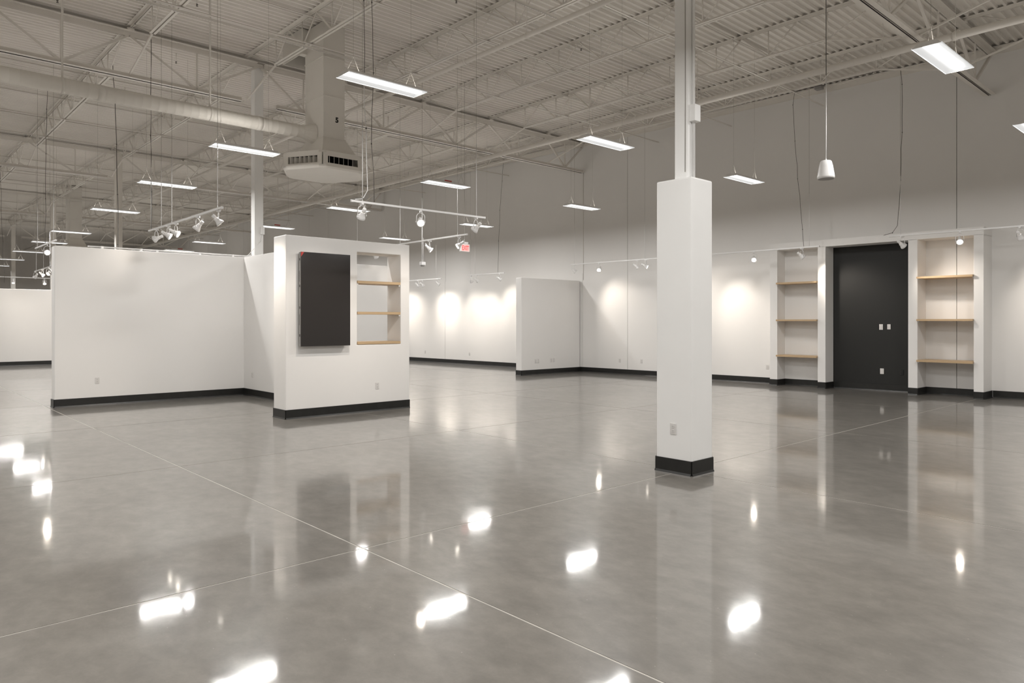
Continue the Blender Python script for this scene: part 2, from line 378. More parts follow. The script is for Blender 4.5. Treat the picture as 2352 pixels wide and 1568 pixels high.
# ------------------------------------------------------------------ roof steel
GX = [-49.2, -38.0, -26.75, -15.5, -4.35]                 # lines of the girders (front to back)
JY = [-.65, 1.65, 3.97, 6.31, 8.65, 10.97, 13.30, 15.62]  # rows of joists (left to right)
def chord(m, x0, x1, y, z, w, h, up, gap=.018, th=.006, axis='x'):   # pair of angles back to back; up: flat leg on top
    for s in (-1, 1):
        a0, a1 = s*gap/2, s*(gap/2+th); b0, b1 = s*gap/2, s*(gap/2+w)
        lo, hi = sorted((a0, a1)); l2, h2 = sorted((b0, b1))
        zf = (z+h-th, z+h) if up else (z, z+th)
        if axis == 'x': m.box(x0, x1, y+lo, y+hi, z, z+h); m.box(x0, x1, y+l2, y+h2, *zf)
        else: m.box(y+lo, y+hi, x0, x1, z, z+h); m.box(y+l2, y+h2, x0, x1, *zf)
    return m
L = 11.15
JT, JB = DECK, 6.83
def joist_parts():
    P = []
    P.append(('top_chord', chord(MB(), .02, L-.02, 0, JT-.05, .062, .05, True).mesh('top_chord', M['steel'])))
    P.append(('bottom_chord', chord(MB(), 1.5, L-1.5, 0, JB, .045, .045, False).mesh('bottom_chord', M['steel'])))
    n = 7; st = (L-3.0)/n
    zt, zb = JT-.04, JB+.02
    dia = MB().tube([(0,0,zb), (st*.5,0,zt)], .013, 6).mesh('web_diagonal', M['steel'])
    dib = MB().tube([(0,0,zb), (-st*.5,0,zt)], .017, 4).mesh('web_diagonal', M['steel'])
    ver = MB().tube([(0,0,zb), (0,0,zt)], .011, 6).mesh('web_vertical', M['steel'])
    for i in range(n+1):
        x = 1.5+i*st
        if i < n: P.append(('web_diagonal', dia, x))
        else: P.append(('web_diagonal', MB().tube([(0,0,zb), (1.15,0,zt)], .013, 6).mesh('web_diagonal', M['steel']), x))
        if i > 0: P.append(('web_diagonal', dib, x))
        else: P.append(('web_diagonal', MB().tube([(0,0,zb), (-1.15,0,zt)], .013, 6).mesh('web_diagonal', M['steel']), x))
        P.append(('web_vertical', ver, x))
    P.append(('end_brace', MB().bar((1.5,0,JB+.01), (.06,0,6.47), .03, .03).mesh('end_brace', M['steel'])))
    P.append(('end_brace', MB().bar((L-1.5,0,JB+.01), (L-.06,0,6.47), .03, .03).mesh('end_brace', M['steel'])))
    return P
JP = joist_parts()
allweb = MB(); n = 7; st = (L-3.0)/n
for i in range(n+1):
    x = 1.5+i*st
    allweb.tube([(x,0,JB+.02), (x+(st*.5 if i < n else 1.15),0,JT-.04)], .013, 4).tube([(x,0,JB+.02), (x-(st*.5 if i > 0 else 1.15),0,JT-.04)], .015, 4).tube([(x,0,JB+.02), (x,0,JT-.04)], .011, 4)
allweb = allweb.mesh('web', M['steel'])
bays = [(-4.35, 'the rightmost bay', 5), (-15.5, 'the near column bay', 1), (-26.75, 'the second bay', 1), (-38.0, 'the third bay', 1), (-49.2, 'the farthest bay', 2)]
for x0, bn, j0 in bays:
    for j in range(j0, 8):
        lab = 'open-web steel joist in %s, %s out from the back wall' % (bn, ordinal(7-j))
        t = thing('roof_joist', lab, 'joist', (x0, JY[j], 0), 0, 'roof joists')
        for p in JP:
            if x0 < -30 and p[0].startswith('web'): continue
            link(p[0], p[1], t, (p[2] if len(p) > 2 else 0, 0, 0))
        if x0 < -30: link('web', allweb, t)['kind'] = 'stuff'
for gi, gx in enumerate(GX):
    for (ya, yb_, bn) in ((-4.6, 6.55, 'front'), (6.65, ywall(gx), 'back')):
        names = ['farthest', 'fourth', 'third', 'second', 'nearest']
        t = thing('roof_girder', 'deep steel roof girder, %s line, %s' % (names[gi], 'running from the column row to the back wall' if bn == 'back' else 'in front of the column row'), 'girder', (gx, ya, 0), 0, 'roof girders')
        l = yb_-ya
        chord(MB(), .05, l-.02, 0, 7.22, .10, .10, True, .03, .009, 'y').obj('top_chord', M['steel'], t)
        chord(MB(), .35 if bn == 'back' else .6, l-.02 if bn == 'back' else l-.35, 0, 6.40, .095, .095, False, .03, .009, 'y').obj('bottom_chord', M['steel'], t)
        js = [y-ya for y in JY+[-3.0] if ya+.3 < y < yb_-.3]; js = sorted([0]+js+[l])
        for k in range(len(js)-1):
            m_ = (js[k]+js[k+1])/2
            for a in (js[k], js[k+1]):
                MB().bar((0, a, 7.24), (0, m_, 6.46), .05, .045).obj('web_diagonal', M['steel'], t)
            MB().bar((0, m_, 6.46), (0, m_, 7.24), .03, .03).obj('web_vertical', M['steel'], t)
        for a in js[1:-1]: B(-.14, .14, a-.06, a+.06, 7.32, 7.355).obj('joist_seat', M['steel'], t)
# rows of bridging (angle irons across the joists)
for gi, x0 in enumerate((-15.5, -26.75, -38.0, -49.2, -4.35)):
    for k, dx in enumerate((3.06, 5.4, 7.85)):
        for z, w in ((JB-.032, 'lower'), (JT-.085, 'upper')):
            o = MB().box(x0+dx-.02, x0+dx+.02, 0.2, 17.2, z, z+.005).box(x0+dx-.02, x0+dx-.015, .2, 17.2, z, z+.035).obj('bridging_angle', M['steel'])
            tag(o, '%s bridging angle across the joists, %s from left in %s' % (w, ordinal(k), bays[[1,2,3,4,0][gi]][1]), 'steel angle', 'bridging across the joists')
# perimeter angle at the back wall
for a, b in ((-57.9, XR),):
    o = MB().prism([(a, ywall(a)-.10), (b, ywall(b)-.10), (b, ywall(b)), (a, ywall(a))], 7.365, 7.395).prism([(a, ywall(a)-.02), (b, ywall(b)-.02), (b, ywall(b)), (a, ywall(a))], 7.25, 7.365).obj('trim_1', M['steel']); struct(o)
# slotted strut channels
def strut(x, y0, y1, z, label):
    m = MB()
    m.box(x-.0205, x-.018, y0, y1, z, z+.041).box(x+.018, x+.0205, y0, y1, z, z+.041)
    m.box(x-.0205, x-.007, y0, y1, z, z+.003).box(x+.007, x+.0205, y0, y1, z, z+.003)
    y = y0
    while y < y1: m.box(x-.007, x+.007, y, y+.022, z, z+.003); y += .051
    o = m.obj('strut_channel', M['steel']); tag(o, label, 'strut')
strut(-8.45, 6.0, 15.0, 6.74, 'slotted steel strut channel under the joists right of the first big light')
strut(-12.50, 1.8, 8.0, 6.74, 'slotted steel strut channel under the joists above the round duct')
# sprinkler piping
def pipe(x0, x1, y, z, r, label):
    t = thing('sprinkler_pipe', label, 'pipe', (0, y, z))
    MB().tube([(x0,0,0), (x1,0,0)], r, 12).obj('pipe', M['steel'], t)
    x = x0+1.2
    while x < x1:
        MB().tube([(x,0,r+.005), (x,0,DECK-z)], .006, 5).obj('hanger_rod', M['steel'], t)
        MB().lathe([(r+.006,-.012), (r+.006,.012)], 12).obj('hanger_ring', M['steel'], t, (x,0,0), (0,PI/2,0))
        x += 3.7
    x = x0+2.9
    while x < x1:
        MB().lathe([(r+.010,-.03), (r+.010,.03)], 12).obj('coupling', M['steel'], t, (x,0,0), (0,PI/2,0)); x += 6.4
pipe(XL+.2, XR-.2, 13.10, 6.22, .062, 'thick sprinkler main running parallel to the back wall under the girders')
pipe(XL+.2, XR-.2, 8.12, 6.30, .042, 'thinner sprinkler pipe hung below the joists over the middle of the hall')
for i, (x, y) in enumerate(((-9.9,7.75), (-10.15,4.85), (-7.05,9.2), (-10.9,9.75), (-9.9,11.0), (-14.6,2.6), (-13.1,4.45), (-19.5,4.9), (-16.3,5.1))):
    t = thing('sprinkler', 'small pendent sprinkler head under the roof deck', 'sprinkler', (x, y, 7.22), 0, 'sprinkler heads under the deck')
    MB().tube([(0,0,0), (0,0,.18)], .009, 6).obj('drop_pipe', M['steel'], t)
    MB().lathe([(.018,0), (.018,-.006), (.006,-.008), (.006,-.03), (.02,-.032), (.02,-.036)], 10).obj('deflector', M['cable'], t)
# ------------------------------------------------------------------ ducts
def hexpts(cx, cy, R, k=.09):
    pts = []
    V = [Vector((cx+R*math.cos(math.radians(a)), cy+R*math.sin(math.radians(a)))) for a in (-30, 30, 90, 150, 210, 270)]
    for i in range(6):
        v = V[i]; pts += [v+(V[i-1]-v)*k, v+(V[(i+1) % 6]-v)*k]
    return [tuple(p) for p in pts]
def drop(x, y, label, full=True):
    t = thing('duct_drop', label, 'air diffuser', (x, y, 4.5))
    bevel(B(-.375, .375, -.22, .24, .66, 2.88).obj('duct_shaft', M['duct'], t), .006)
    for z in (.66, 1.45, 2.2): MB().box(-.385, .385, -.23, .25, z, z+.018).obj('seam_flange', M['duct'], t)
    # flared collar
    A = [(.375, -.22), (.375, .24), (-.375, .24), (-.375, -.22)]; Bq = [(.60, -.36), (.60, .40), (-.60, .40), (-.60, -.36)]
    MB().loft([(a, b, .30) for a, b in Bq], [(a, b, .67) for a, b in A]).obj('flared_collar', M['duct'], t)
    hp = hexpts(0, 0, .86)
    MB().prism(hp, .02, .05).prism(hp, .27, .31).obj('diffuser_body', M['duct'], t)
    hq = hexpts(0, 0, .84)
    MB().loft([(a, b, .02) for a, b in hp], [(a*.94, b*.94, -.01) for a, b in hp]).obj('bottom_panel', M['duct'], t)
    MB().prism(hexpts(0, 0, .62), .05, .27).obj('inner_plenum', M['grille'], t)
    V = [Vector((.86*math.cos(math.radians(a)), .86*math.sin(math.radians(a)))) for a in (-30, 30, 90, 150, 210, 270)]
    for i in range(6):
        a, b = V[i], V[(i+1) % 6]; d = (b-a); nn = Vector((d.y, -d.x)).normalized()
        f = MB()
        def quad(u0, u1, z0, z1, th=.02):
            p, q = a+d*u0, a+d*u1; f.prism([tuple(p), tuple(q), tuple(q-nn*th), tuple(p-nn*th)], z0, z1)
        quad(.02, .13, .05, .27); quad(.87, .98, .05, .27); quad(.13, .87, .05, .085); quad(.13, .87, .215, .27)
        f.obj('grille_frame', M['duct'], t)
        for k in range(6):
            u = .17+k*.115; p = a+d*u-nn*.012; q = p-nn*.13+d*.085
            MB().bar((p.x, p.y, .15), (q.x, q.y, .15), .006, .128).obj('vane', M['duct'], t)
    return t
t = drop(-12.945, 6.83, 'large square duct drop with hexagonal grille diffuser, numbered 5, near the first big light')
if True:
    fc = bpy.data.curves.new('five', 'FONT'); fc.body = '5'; fc.size = .135; fc.extrude = .001; fc.align_x = 'CENTER'; fc.offset = .006
    fo = bpy.data.objects.new('tmp', fc); COL.objects.link(fo); bpy.context.view_layer.update()
    me = bpy.data.meshes.new_from_object(fo.evaluated_get(bpy.context.evaluated_depsgraph_get())); bpy.data.objects.remove(fo)
    me.materials.clear(); me.materials.append(M['blackplate'])
    o = link('number', me, t, (.377, .07, .98), (PI/2, 0, PI/2)); o['label'] = 'black numeral 5'
drop(-35.4, 6.9, 'distant duct drop with diffuser above the left end of the long partition')
t = thing('round_duct', 'long round spiral supply duct crossing the upper left to the duct drop', 'duct', (-12.95, 0, 5.28))
m = MB(); yy = -6.0; pts = []; rs = []
while yy < 6.35:
    pts += [(0, yy, 0), (0, yy+.002, 0), (0, yy+.012, 0), (0, yy+.014, 0)]; rs += [.122, .1228, .1228, .122]; yy += .13
pts.append((0, 6.4, 0)); rs.append(.122)
m.tube(pts, rs, 24).obj('spiral_pipe', M['duct'], t)
for y in (-2.4, .2, 2.9, 5.5): MB().lathe([(.127, -.05), (.127, .05)], 24).obj('joint_band', M['duct'], t, (0, y, 0), (PI/2, 0, 0))
m = MB(); m.loft([(.122*math.cos(2*PI*k/16), 6.36, .122*math.sin(2*PI*k/16)) for k in range(16)], [(.17*math.cos(2*PI*k/16), 6.605, .20*math.sin(2*PI*k/16)) for k in range(16)]).obj('boot', M['duct'], t)
for y in (2.37, 4.62):
    MB().lathe([(.126, -.02), (.126, .02)], 24).obj('hanger_band', M['duct'], t, (0, y, 0), (PI/2, 0, 0))
    MB().box(-.020, .020, y-.012, y+.012, .12, DECK-5.28).obj('hanger_strap', M['duct'], t)
t = thing('return_duct', 'short box duct open at the bottom, hanging under the deck beside the duct drop', 'duct', (-13.65, 6.75, 6.9))
m = MB(); m.box(-.42, .42, -.26, -.245, 0, .5).box(-.42, .42, .245, .26, 0, .5).box(-.42, -.405, -.245, .245, 0, .5).box(.28, .42, -.245, .245, 0, .5).obj('duct_sides', M['duct'], t)
B(-.405, .28, -.245, .245, .40, .42).obj('dark_throat', M['grille'], t)
# ------------------------------------------------------------------ linear lights
def fixture_meshes():
    Lh, w = .57, .148
    F = {}
    m = MB()                                          # sheet housing: a shallow inverted trough with sloped sides
    A = [(-w,-Lh,0), (w,-Lh,0), (w,Lh,0), (-w,Lh,0)]; Bt = [(-.085,-Lh+.03,.062), (.085,-Lh+.03,.062), (.085,Lh-.03,.062), (-.085,Lh-.03,.062)]
    m.add(A+Bt, [(4,5,6,7), (0,1,5,4), (1,2,6,5), (2,3,7,6), (3,0,4,7)])
    F['housing'] = m.mesh('housing', M['white'], False)
    for s, nm in ((-1, 'a'), (1, 'b')):
        m = MB(); x0, x1 = s*w*.985, s*.064
        m.add([(x0,-Lh+.006,.002), (x1,-Lh+.03,.030), (x1,Lh-.03,.030), (x0,Lh-.006,.002)], [(0,1,2,3)] if s > 0 else [(3,2,1,0)])
        F['reflector_pan'+nm] = m.mesh('reflector_pan', M['pan'], False)
    for s, nm in ((-1, 'a'), (1, 'b')):
        q = [(-w, s*Lh, .0015), (w, s*Lh, .0015), (.064, s*(Lh-.03), .030), (-.064, s*(Lh-.03), .030)]
        F['end_plate'+nm] = MB().add(q, [(0,1,2,3)] if s < 0 else [(3,2,1,0)]).mesh('end_plate', M['pan'], False)
    m = MB(); n = 8; vs = []                            # bowed lens between the pans
    rows = [-Lh+.031]+[-Lh+.05]+[Lh-.05, Lh-.031]
    for j, y in enumerate(rows):
        for k in range(n+1):
            u = -1+2*k/n; zz = .031-.020*math.sqrt(max(0, 1-u*u))*(1 if 0 < j < 3 else .15); vs.append((u*.062, y, zz))
    fs = [(j*(n+1)+k, (j+1)*(n+1)+k, (j+1)*(n+1)+k+1, j*(n+1)+k+1) for j in range(3) for k in range(n)]
    F['lens'] = m.add(vs, fs, True).mesh('lens', M['lens'], False)
    F['ceiling_fill_strip'] = MB().add([(-.06,-Lh+.05,.0635),(.06,-Lh+.05,.0635),(.06,Lh-.05,.0635),(-.06,Lh-.05,.0635)], [(0,1,2,3)]).mesh('ceiling_fill_strip', M['ceiling_fill'], False)  # glowing strip added on top of the housing to lift the ceiling brightness
    m = MB(); m.box(-w-.002, -w+.004, -Lh, Lh, -.001, .010).box(w-.004, w+.002, -Lh, Lh, -.001, .010)
    F['edge_rails'] = m.mesh('edge_rails', M['pan'])
    return F
FM = fixture_meshes()
LIGHT = bpy.data.lights.new('light_output', 'AREA'); LIGHT.shape = 'RECTANGLE'; LIGHT.size = .122; LIGHT.size_y = 1.06
LIGHT.energy = TROFFER_W; LIGHT.color = (1, .985, .965); LIGHT.spread = PI
wy = MB()
for s in (-1, 1): wy.tube([(0, s*.42, .25), (0, s*.42, DECK-4.57)], .0017, 4)
WIRE = wy.mesh('suspension_wires', M['wire'])
yo = MB()
for s in (-1, 1):
    yo.tube([(0, s*.42-.09, .06), (0, s*.42, .26)], .002, 4).tube([(0, s*.42+.09, .06), (0, s*.42, .26)], .002, 4)
YOKE = yo.mesh('wire_yokes', M['wire'])
EMX = MB().box(-.035, .035, -.30, .30, .062, .095).mesh('battery_housing', M['white']); EMR = MB().box(-.037, .037, -.06, .13, .064, .099).mesh('battery_pack', M['red'])
def linear_light(x, y, label, em=False, group=None, z=4.57):
    t = thing('linear_light', label, 'pendant light', (x, y, z), 0, group)
    for k, me in FM.items():
        if em and k == 'ceiling_fill_strip': continue
        link(me.name.split('.')[0], me, t)
    ao = bpy.data.objects.new('light_output', LIGHT); COL.objects.link(ao); ao.parent = t; ao.location = (0, 0, .004)
    link('suspension_wires', WIRE, t); link('wire_yokes', YOKE, t)
    if em:
        link('battery_housing', EMX, t); r = link('battery_pack', EMR, t); r['label'] = 'red battery pack'
    return t
rows = [('in the row nearest the camera', [(-7.72,4.88), (-12.26,4.97), (-16.51,4.99), (-21.32,5.13), (-27.4,5.27), (-31.5,5.36), (-36.3,5.42), (-41.3,5.41), (-46.3,5.47)]),
        ('in the middle row', [(-2.67,9.06), (-7.74,9.22), (-12.41,9.43), (-16.9,9.62), (-21.65,9.75), (-27.51,9.78), (-31.5,9.97)]),
        ('in the row nearest the back wall', [(-2.72,13.45), (-7.76,13.70), (-12.48,13.9), (-17.02,14.12), (-21.72,14.22)])]
for rn, L_ in rows:
    for i, (x, y) in enumerate(L_):
        em = (x, y) in ((-12.41,9.43), (-21.65,9.75), (-31.5,9.97))
        linear_light(x, y, 'lit linear light%s %s, %s from right' % (' with red pack' if em else '', rn, ordinal(i)), em, 'linear pendant lights')
# the same lights go on outside the picture
for x, y in [(-2.7, 4.7), (2.1, 4.7), (6.8, 4.7), (2.1, 9.0), (6.8, 9.0), (2.1, 13.4), (6.8, 13.4)] + [(x, y) for y in (.4, -4.0) for x in (6.8, 2.1, -2.7, -7.7, -12.3, -16.7, -21.5, -27.4, -31.5)] + [(-36.3, .4), (-41.3, .4), (-46.3, .4), (-51, 5.4)]:
    linear_light(x, y, 'lit linear pendant light outside the picture', False, 'linear pendant lights outside the view')
for x, y in ((-36.3, 9.9), (-41.3, 9.9), (-27.4, 14.2), (-36.3, 14.2), (-46.3, 9.9), (-51, 9.9), (-41.3, 14.2), (-46.3, 14.2)):
    linear_light(x, y, 'lit linear pendant light hidden behind the partitions', False, 'linear pendant lights behind the partitions')
# ------------------------------------------------------------------ track lighting
def track(p, q, label, rods=(.06, .94), z=3.42, feed=False):
    p = Vector((*p, z)); q = Vector((*q, z)); d = q-p; l = d.length; rz = math.atan2(d.y, d.x)
    t = thing('light_track', label, 'light track', p, rz)
    bevel(B(0, l, -.018, .018, -.016, .016).obj('rail', M['white'], t), .003)
    B(.002, l-.002, -.006, .006, -.0165, -.0155).obj('rail_groove', M['wire'], t)
    for u in (0, l): bevel(B(u-.012, u+.012, -.02, .02, -.018, .018).obj('end_cap', M['white'], t), .003)
    for u in rods:
        MB().tube([(u*l,0,.016), (u*l,0,1.25)], .006, 6).obj('stem', M['white'], t)
        MB().tube([(u*l,0,1.25), (u*l,0,DECK-z)], .0028, 4).obj('hanging_wire', M['wire'], t)
    return t
def spot_meshes():
    F = {}
    F['adapter'] = MB().box(-.035, .035, -.016, .016, -.042, -.016).lathe([(.010,-.055), (.010,-.042)], 10).mesh('adapter', M['white'])
    # yoke: U-shaped strap, arms either side of the head, hanging down
    pts = []
    for k in range(13):
        a = PI*k/12; pts.append((0, .067*math.cos(a), -.122+.066*math.sin(a)))
    pts = [(0, .067, -.20)]+pts+[(0, -.067, -.20)]
    m = MB()
    m.tube(pts, .0058, 6)
    F['yoke'] = m.mesh('yoke', M['white'])
    # head: local origin on the pivot axis, opens toward -z
    F['shade'] = MB().lathe([(.030, .062), (.034, .055), (.036, .03), (.050, -.005), (.064, -.030), (.066, -.045), (.062, -.045), (.060, -.03), (.046, -.005), (.030, .02)], 24, cap=False).mesh('shade', M['white'])
    F['socket'] = MB().lathe([(.026, .045), (.028, .05), (.028, .125), (.024, .13)], 18).mesh('socket', M['white'])
    F['bezel'] = MB().lathe([(.049, -.042), (.060, -.053), (.067, -.053), (.068, -.044), (.061, -.040)], 24, cap=False).mesh('bezel', M['white'])
    F['lamp_glass'] = MB().lathe([(.050, -.040), (.04, -.046), (.02, -.049), (.003, -.050)], 22).mesh('lamp_glass', M['lamp'])
    F['pivot_knobs'] = MB().box(-.008, .008, .064, .078, -.008, .008).box(-.008, .008, -.078, -.064, -.008, .008).mesh('pivot_knobs', M['white'])
    F['cord'] = MB().tube([(0,0,.128), (.03,0,.17), (.035,0,.12)], .003, 5).mesh('cord', M['white'])
    return F
SM = spot_meshes()
def spot(x, y, target, label, group=None, z=3.42, watts=1.0, cone=76):
    tgt = Vector(target); piv = Vector((x, y, z-.20)); d = (tgt-piv).normalized()
    if 'lit ' in label: watts *= .12
    az = math.atan2(d.y, d.x); tilt = math.acos(max(-1, min(1, -d.z)))
    t = thing('track_spotlight', label, 'spotlight', (x, y, z), az, group)
    link('adapter', SM['adapter'], t); link('yoke', SM['yoke'], t)
    h = link('shade', SM['shade'], t, (0, 0, -.20), (0, -tilt, 0)); 
    for k in ('socket', 'bezel', 'lamp_glass', 'pivot_knobs', 'cord'): link(k, SM[k], h)
    ld = bpy.data.lights.new('spot_beam', 'SPOT'); ld.energy = LAMP_W*watts*4; ld.spot_size = math.radians(cone); ld.spot_blend = 1.0
    ld.color = (1, .90, .79); ld.shadow_soft_size = .045
    lo = bpy.data.objects.new('spot_beam', ld); COL.objects.link(lo); lo.parent = h; lo.location = (0, 0, -.06)
    return t
# T1 beside the display wall (runs in depth)
track((-9.55, 5.49), (-9.54, 8.09), 'front light track beside the display wall, with three spotlights', (.07, .93))
for y, tg, l in ((5.66, (-11.19, 5.75, 1.55), 'spotlight on the front track, nearest its left end, seen from behind'),
                 (6.74, (-5.2, 4.3, .3), 'lit spotlight in the middle of the front track, facing the camera'),
                 (7.90, (-11.19, 7.3, 1.7), 'spotlight at the right end of the front track, turned away')):
    spot(-9.545, y, tg, l, 'spotlights on the front track')
# T2 over the left bay (runs along the hall)
track((-15.43, 4.32), (-11.5, 4.29), 'light track over the bay at the left, with five spotlights', (.03, .2, .36, .95))
for x, tg, l in ((-14.9, (-17.2, 1.8, 1.9), 'lit spotlight at the left end of the left track, its lamp facing left'),
                 (-14.2, (-12.9, 6.3, 1.8), 'spotlight second from the left on the left track'),
                 (-13.75, (-12.2, 6.3, 1.8), 'spotlight third from the left on the left track, beside its twin'),
                 (-12.62, (-14.4, 2.7, 0.6), 'spotlight fourth from the left on the left track, pointing back down to the left'),
                 (-11.68, (-11.42, 5.21, 2.2), 'spotlight at the right end of the left track')):
    spot(x, 4.30, tg, l, 'spotlights on the left track')
# T3 behind the display wall
track((-16.2, 9.42), (-11.6, 9.36), 'light track behind the display wall, partly hidden by it', (.02, .45, .93))
for x, tg, l in ((-11.9, (-12.8, 6.9, 1.2), 'lit spotlight at the right end of the track behind the display wall'),
                 (-12.95, (-10.9, 11.4, .6), 'second spotlight from the right on the track behind the display wall'),
                 (-15.2, (-15.9, 12.5, .8), 'spotlight seen through the top opening of the display wall niche')):
    spot(x, 9.39, tg, l, 'spotlights behind the display wall', watts=.15 if x < -15 else .6)
# tracks along the back wall
ZB = 3.30
def wall_track(x0, x1, off, label, lamps, z, rods=(.05, .95)):
    y0, y1 = ywall(x0)-off, ywall(x1)-off
    track((x0, y0), (x1, y1), label, rods, z)
    for x, tg, l in lamps:
        spot(x, ywall(x)-off, tg, l, 'spotlights along the back wall', z)
def wt(x, z): return (x, ywall(x), z)
wall_track(-26.9, -21.1, 1.25, 'left light track along the back wall, right of the display wall',
    [(-25.5, wt(-24.6, 1.9), 'first back wall spotlight hidden behind the display wall'),
     (-24.9, wt(-24.4, 1.9), 'second back wall spotlight hidden behind the display wall'),
     (-24.2, (-24.0, 12.8, 1.0), 'lit spotlight on the back wall track nearest the display wall'),
     (-22.5, wt(-22.4, 1.95), 'left spotlight of a close pair on the back wall track'),
     (-22.2, wt(-22.0, 1.95), 'right spotlight of a close pair on the back wall track'),
     (-21.25, wt(-20.4, 1.7), 'spotlight just right of the close pair on the back wall track')], 3.19)
wall_track(-19.6, -17.8, 1.25, 'short light track along the back wall left of the stub partition',
    [(-19.45, wt(-19.9, 1.7), 'left spotlight of the pair on the short back wall track'),
     (-19.15, wt(-18.5, 2.0), 'right spotlight of the pair on the short back wall track'),
     (-18.0, wt(-17.4, 2.2), 'spotlight at the right end of the short back wall track')], 3.24, (.06, .2))
wall_track(-15.0, -9.0+1.55, 1.12, 'long light track along the back wall passing behind the column',
    [(-14.85, wt(-13.9, 1.9), 'spotlight at the left end of the long back wall track, by the stub partition'),
     (-13.9, (-11.5, 12.4, .1), 'lit spotlight on the long back wall track above the first bright pool'),
     (-12.55, wt(-11.2, 1.8), 'left spotlight of the back wall pair just left of the column'),
     (-12.25, wt(-9.8, 1.75), 'right spotlight of the back wall pair just left of the column'),
     (-10.5, wt(-9.85, 1.6), 'back wall spotlight hidden behind the column'),
     (-9.05, (-6.6, 12.2, .1), 'lit spotlight on the back wall track between the column and the niches'),
     (-7.85, wt(-6.9, 2.0), 'spotlight at the right end of the long back wall track, over the left niche')], 3.36, (.02, .36, .97))
wall_track(-5.80, -2.2, 1.50, 'right light track along the back wall, over the black panel and right niche',
    [(-5.55, wt(-4.6, 1.9), 'spotlight at the left end of the right track, before the black panel'),
     (-4.50, (-3.2, 12.2, .1), 'bright lit spotlight in front of the right shelf niche'),
     (-3.50, wt(-3.1, 1.7), 'spotlight cut off by the right edge of the picture')], 3.42, (.06, .94))
# far left
track((-30.6, 4.75), (-27.3, 4.70), 'small distant light track above the far left partition', (.1, .9))
for x, tg, l in ((-30.3, (-31.6, 3.9, 1.8), 'lit lamp at the left end of the distant left track'), (-29.0, (-27.5, 7, .8), 'second lamp on the distant left track'),
                 (-27.9, (-31.6, 4.9, 2.2), 'third lamp on the distant left track'), (-27.5, (-31.6, 5.6, 2.2), 'lamp at the right end of the distant left track')):
    spot(x, 4.72, tg, l, 'spotlights on the distant left track')
track((-35.2, 3.0), (-35.1, 7.6), 'very distant light track running across above the far left partition', (.1, .6))
for y, tg, l in ((4.05, (-38, 4.1, 0), 'leftmost lamp on the very distant track'), (4.72, (-34, 4.6, 0), 'lit lamp pointing down on the very distant track'), (5.80, (-33, 5.6, 0), 'round lamp on the very distant track beside the long partition')):
    spot(-35.15, y, tg, l, 'spotlights on the very distant track')
track((-21.0, 3.28), (-18.6, 3.28), 'light track behind the left end of the long partition', (.1, .9))
spot(-19.55, 3.28, (-10.6, 1.7, .9), 'glaring lit lamp just left of the long partition, pointing at the camera', 'spotlights behind the long partition', watts=1.2)
# ------------------------------------------------------------------ hanging cables
def cable(pts, label, r=.0048, m='cable', n=6):
    # slightly wavy hanging cable with ties
    t = thing('hanging_cable', label, 'cable', pts[-1])
    o = Vector(pts[-1]); P_ = []
    for i in range(len(pts)-1):
        a, b = Vector(pts[i]), Vector(pts[i+1]); k = max(1, int((b-a).length/.35))
        for j in range(k):
            p = a.lerp(b, j/k)-o
            if (i or j): p += Vector((random.uniform(-.012,.012), random.uniform(-.012,.012), 0))
            P_.append(p)
    P_.append(Vector((0,0,0)))
    MB().tube(P_, r, n).obj('cord', M[m], t)
    for p in P_[2:-1:3]: MB().lathe([(r*1.9,-.01), (r*1.9,.01)], 6).obj('cable_tie', M['cable'], t, p)
    return t
cable([(-8.10, 17.31, 7.38), (-8.42, 17.31, 7.34), (-8.42, 17.2, 7.0), (-7.95, 16.5, 5.0), (-7.80, ywall(-7.8)-1.14, 3.38)], 'dark cable dropping from the roof to the track over the left niche')
cable([(-8.4, 17.31, 7.36), (-6.2, 17.31, 7.36), (-5.95, 17.3, 7.30), (-5.75, 16.8, 6.4), (-5.62, 16.3, 4.6), (-5.62, 16.12, 3.62), (-5.70, 16.10, 3.48), (-5.88, 16.09, 3.44)], 'dark cable dropping in a bend to the track over the black panel')
cable([(-19.0, 17.0, 7.30), (-18.75, 16.6, 5.5), (-18.1, ywall(-18.1)-1.25, 3.26)], 'dark cable dropping to the short track left of the stub partition')
cable([(-15.3, 4.32, 7.2), (-15.32, 4.32, 5.3), (-15.30, 4.32, 3.44)], 'dark cable dropping to the left end of the left track')
cable([(-17.9, 4.25, 7.40), (-18.0, 4.35, 6.0), (-18.0, 4.4, 2.6)], 'dark wavy cable hanging behind the long partition', .007)
cable([(-19.8, 3.32, 7.3), (-19.8, 3.30, 5.2), (-19.8, 3.28, 3.44)], 'dark cable hanging left of the long partition near the glaring lamp')
cable([(-31.2, 3.8, 7.3), (-31.2, 3.85, 5.2), (-31.0, 3.9, 3.0)], 'dark cable hanging at the far left edge')
cable([(-9.63, 5.75, 7.35), (-9.63, 5.75, 5.3)], 'dark upper cable above the front track')
cable([(-9.63, 5.75, 5.32), (-9.62, 5.77, 4.2), (-9.60, 5.78, 3.62), (-9.58, 5.70, 3.48), (-9.56, 5.55, 3.45)], 'white cord curving down to the left end of the front track', .007, 'white')
cable([(-9.80, 6.00, 7.38), (-9.80, 6.00, 5.15), (-9.78, 5.98, 4.4), (-9.75, 6.0, 3.46)], 'dark cord hanging beside the white cord over the front track', .005)
o = MB().tube([(-15.46, ywall(-15.46)-.01, 6.4), (-15.46, ywall(-15.46)-.01, 2.95)], .007, 6).obj('wall_conduit', M['steel']); tag(o, 'thin conduit down the back wall from the girder end to the stub partition', 'conduit')
t = thing('surface_conduit', 'white conduit run along the top of the long left partition', 'conduit', (-15.72, 3.3, 3.03))
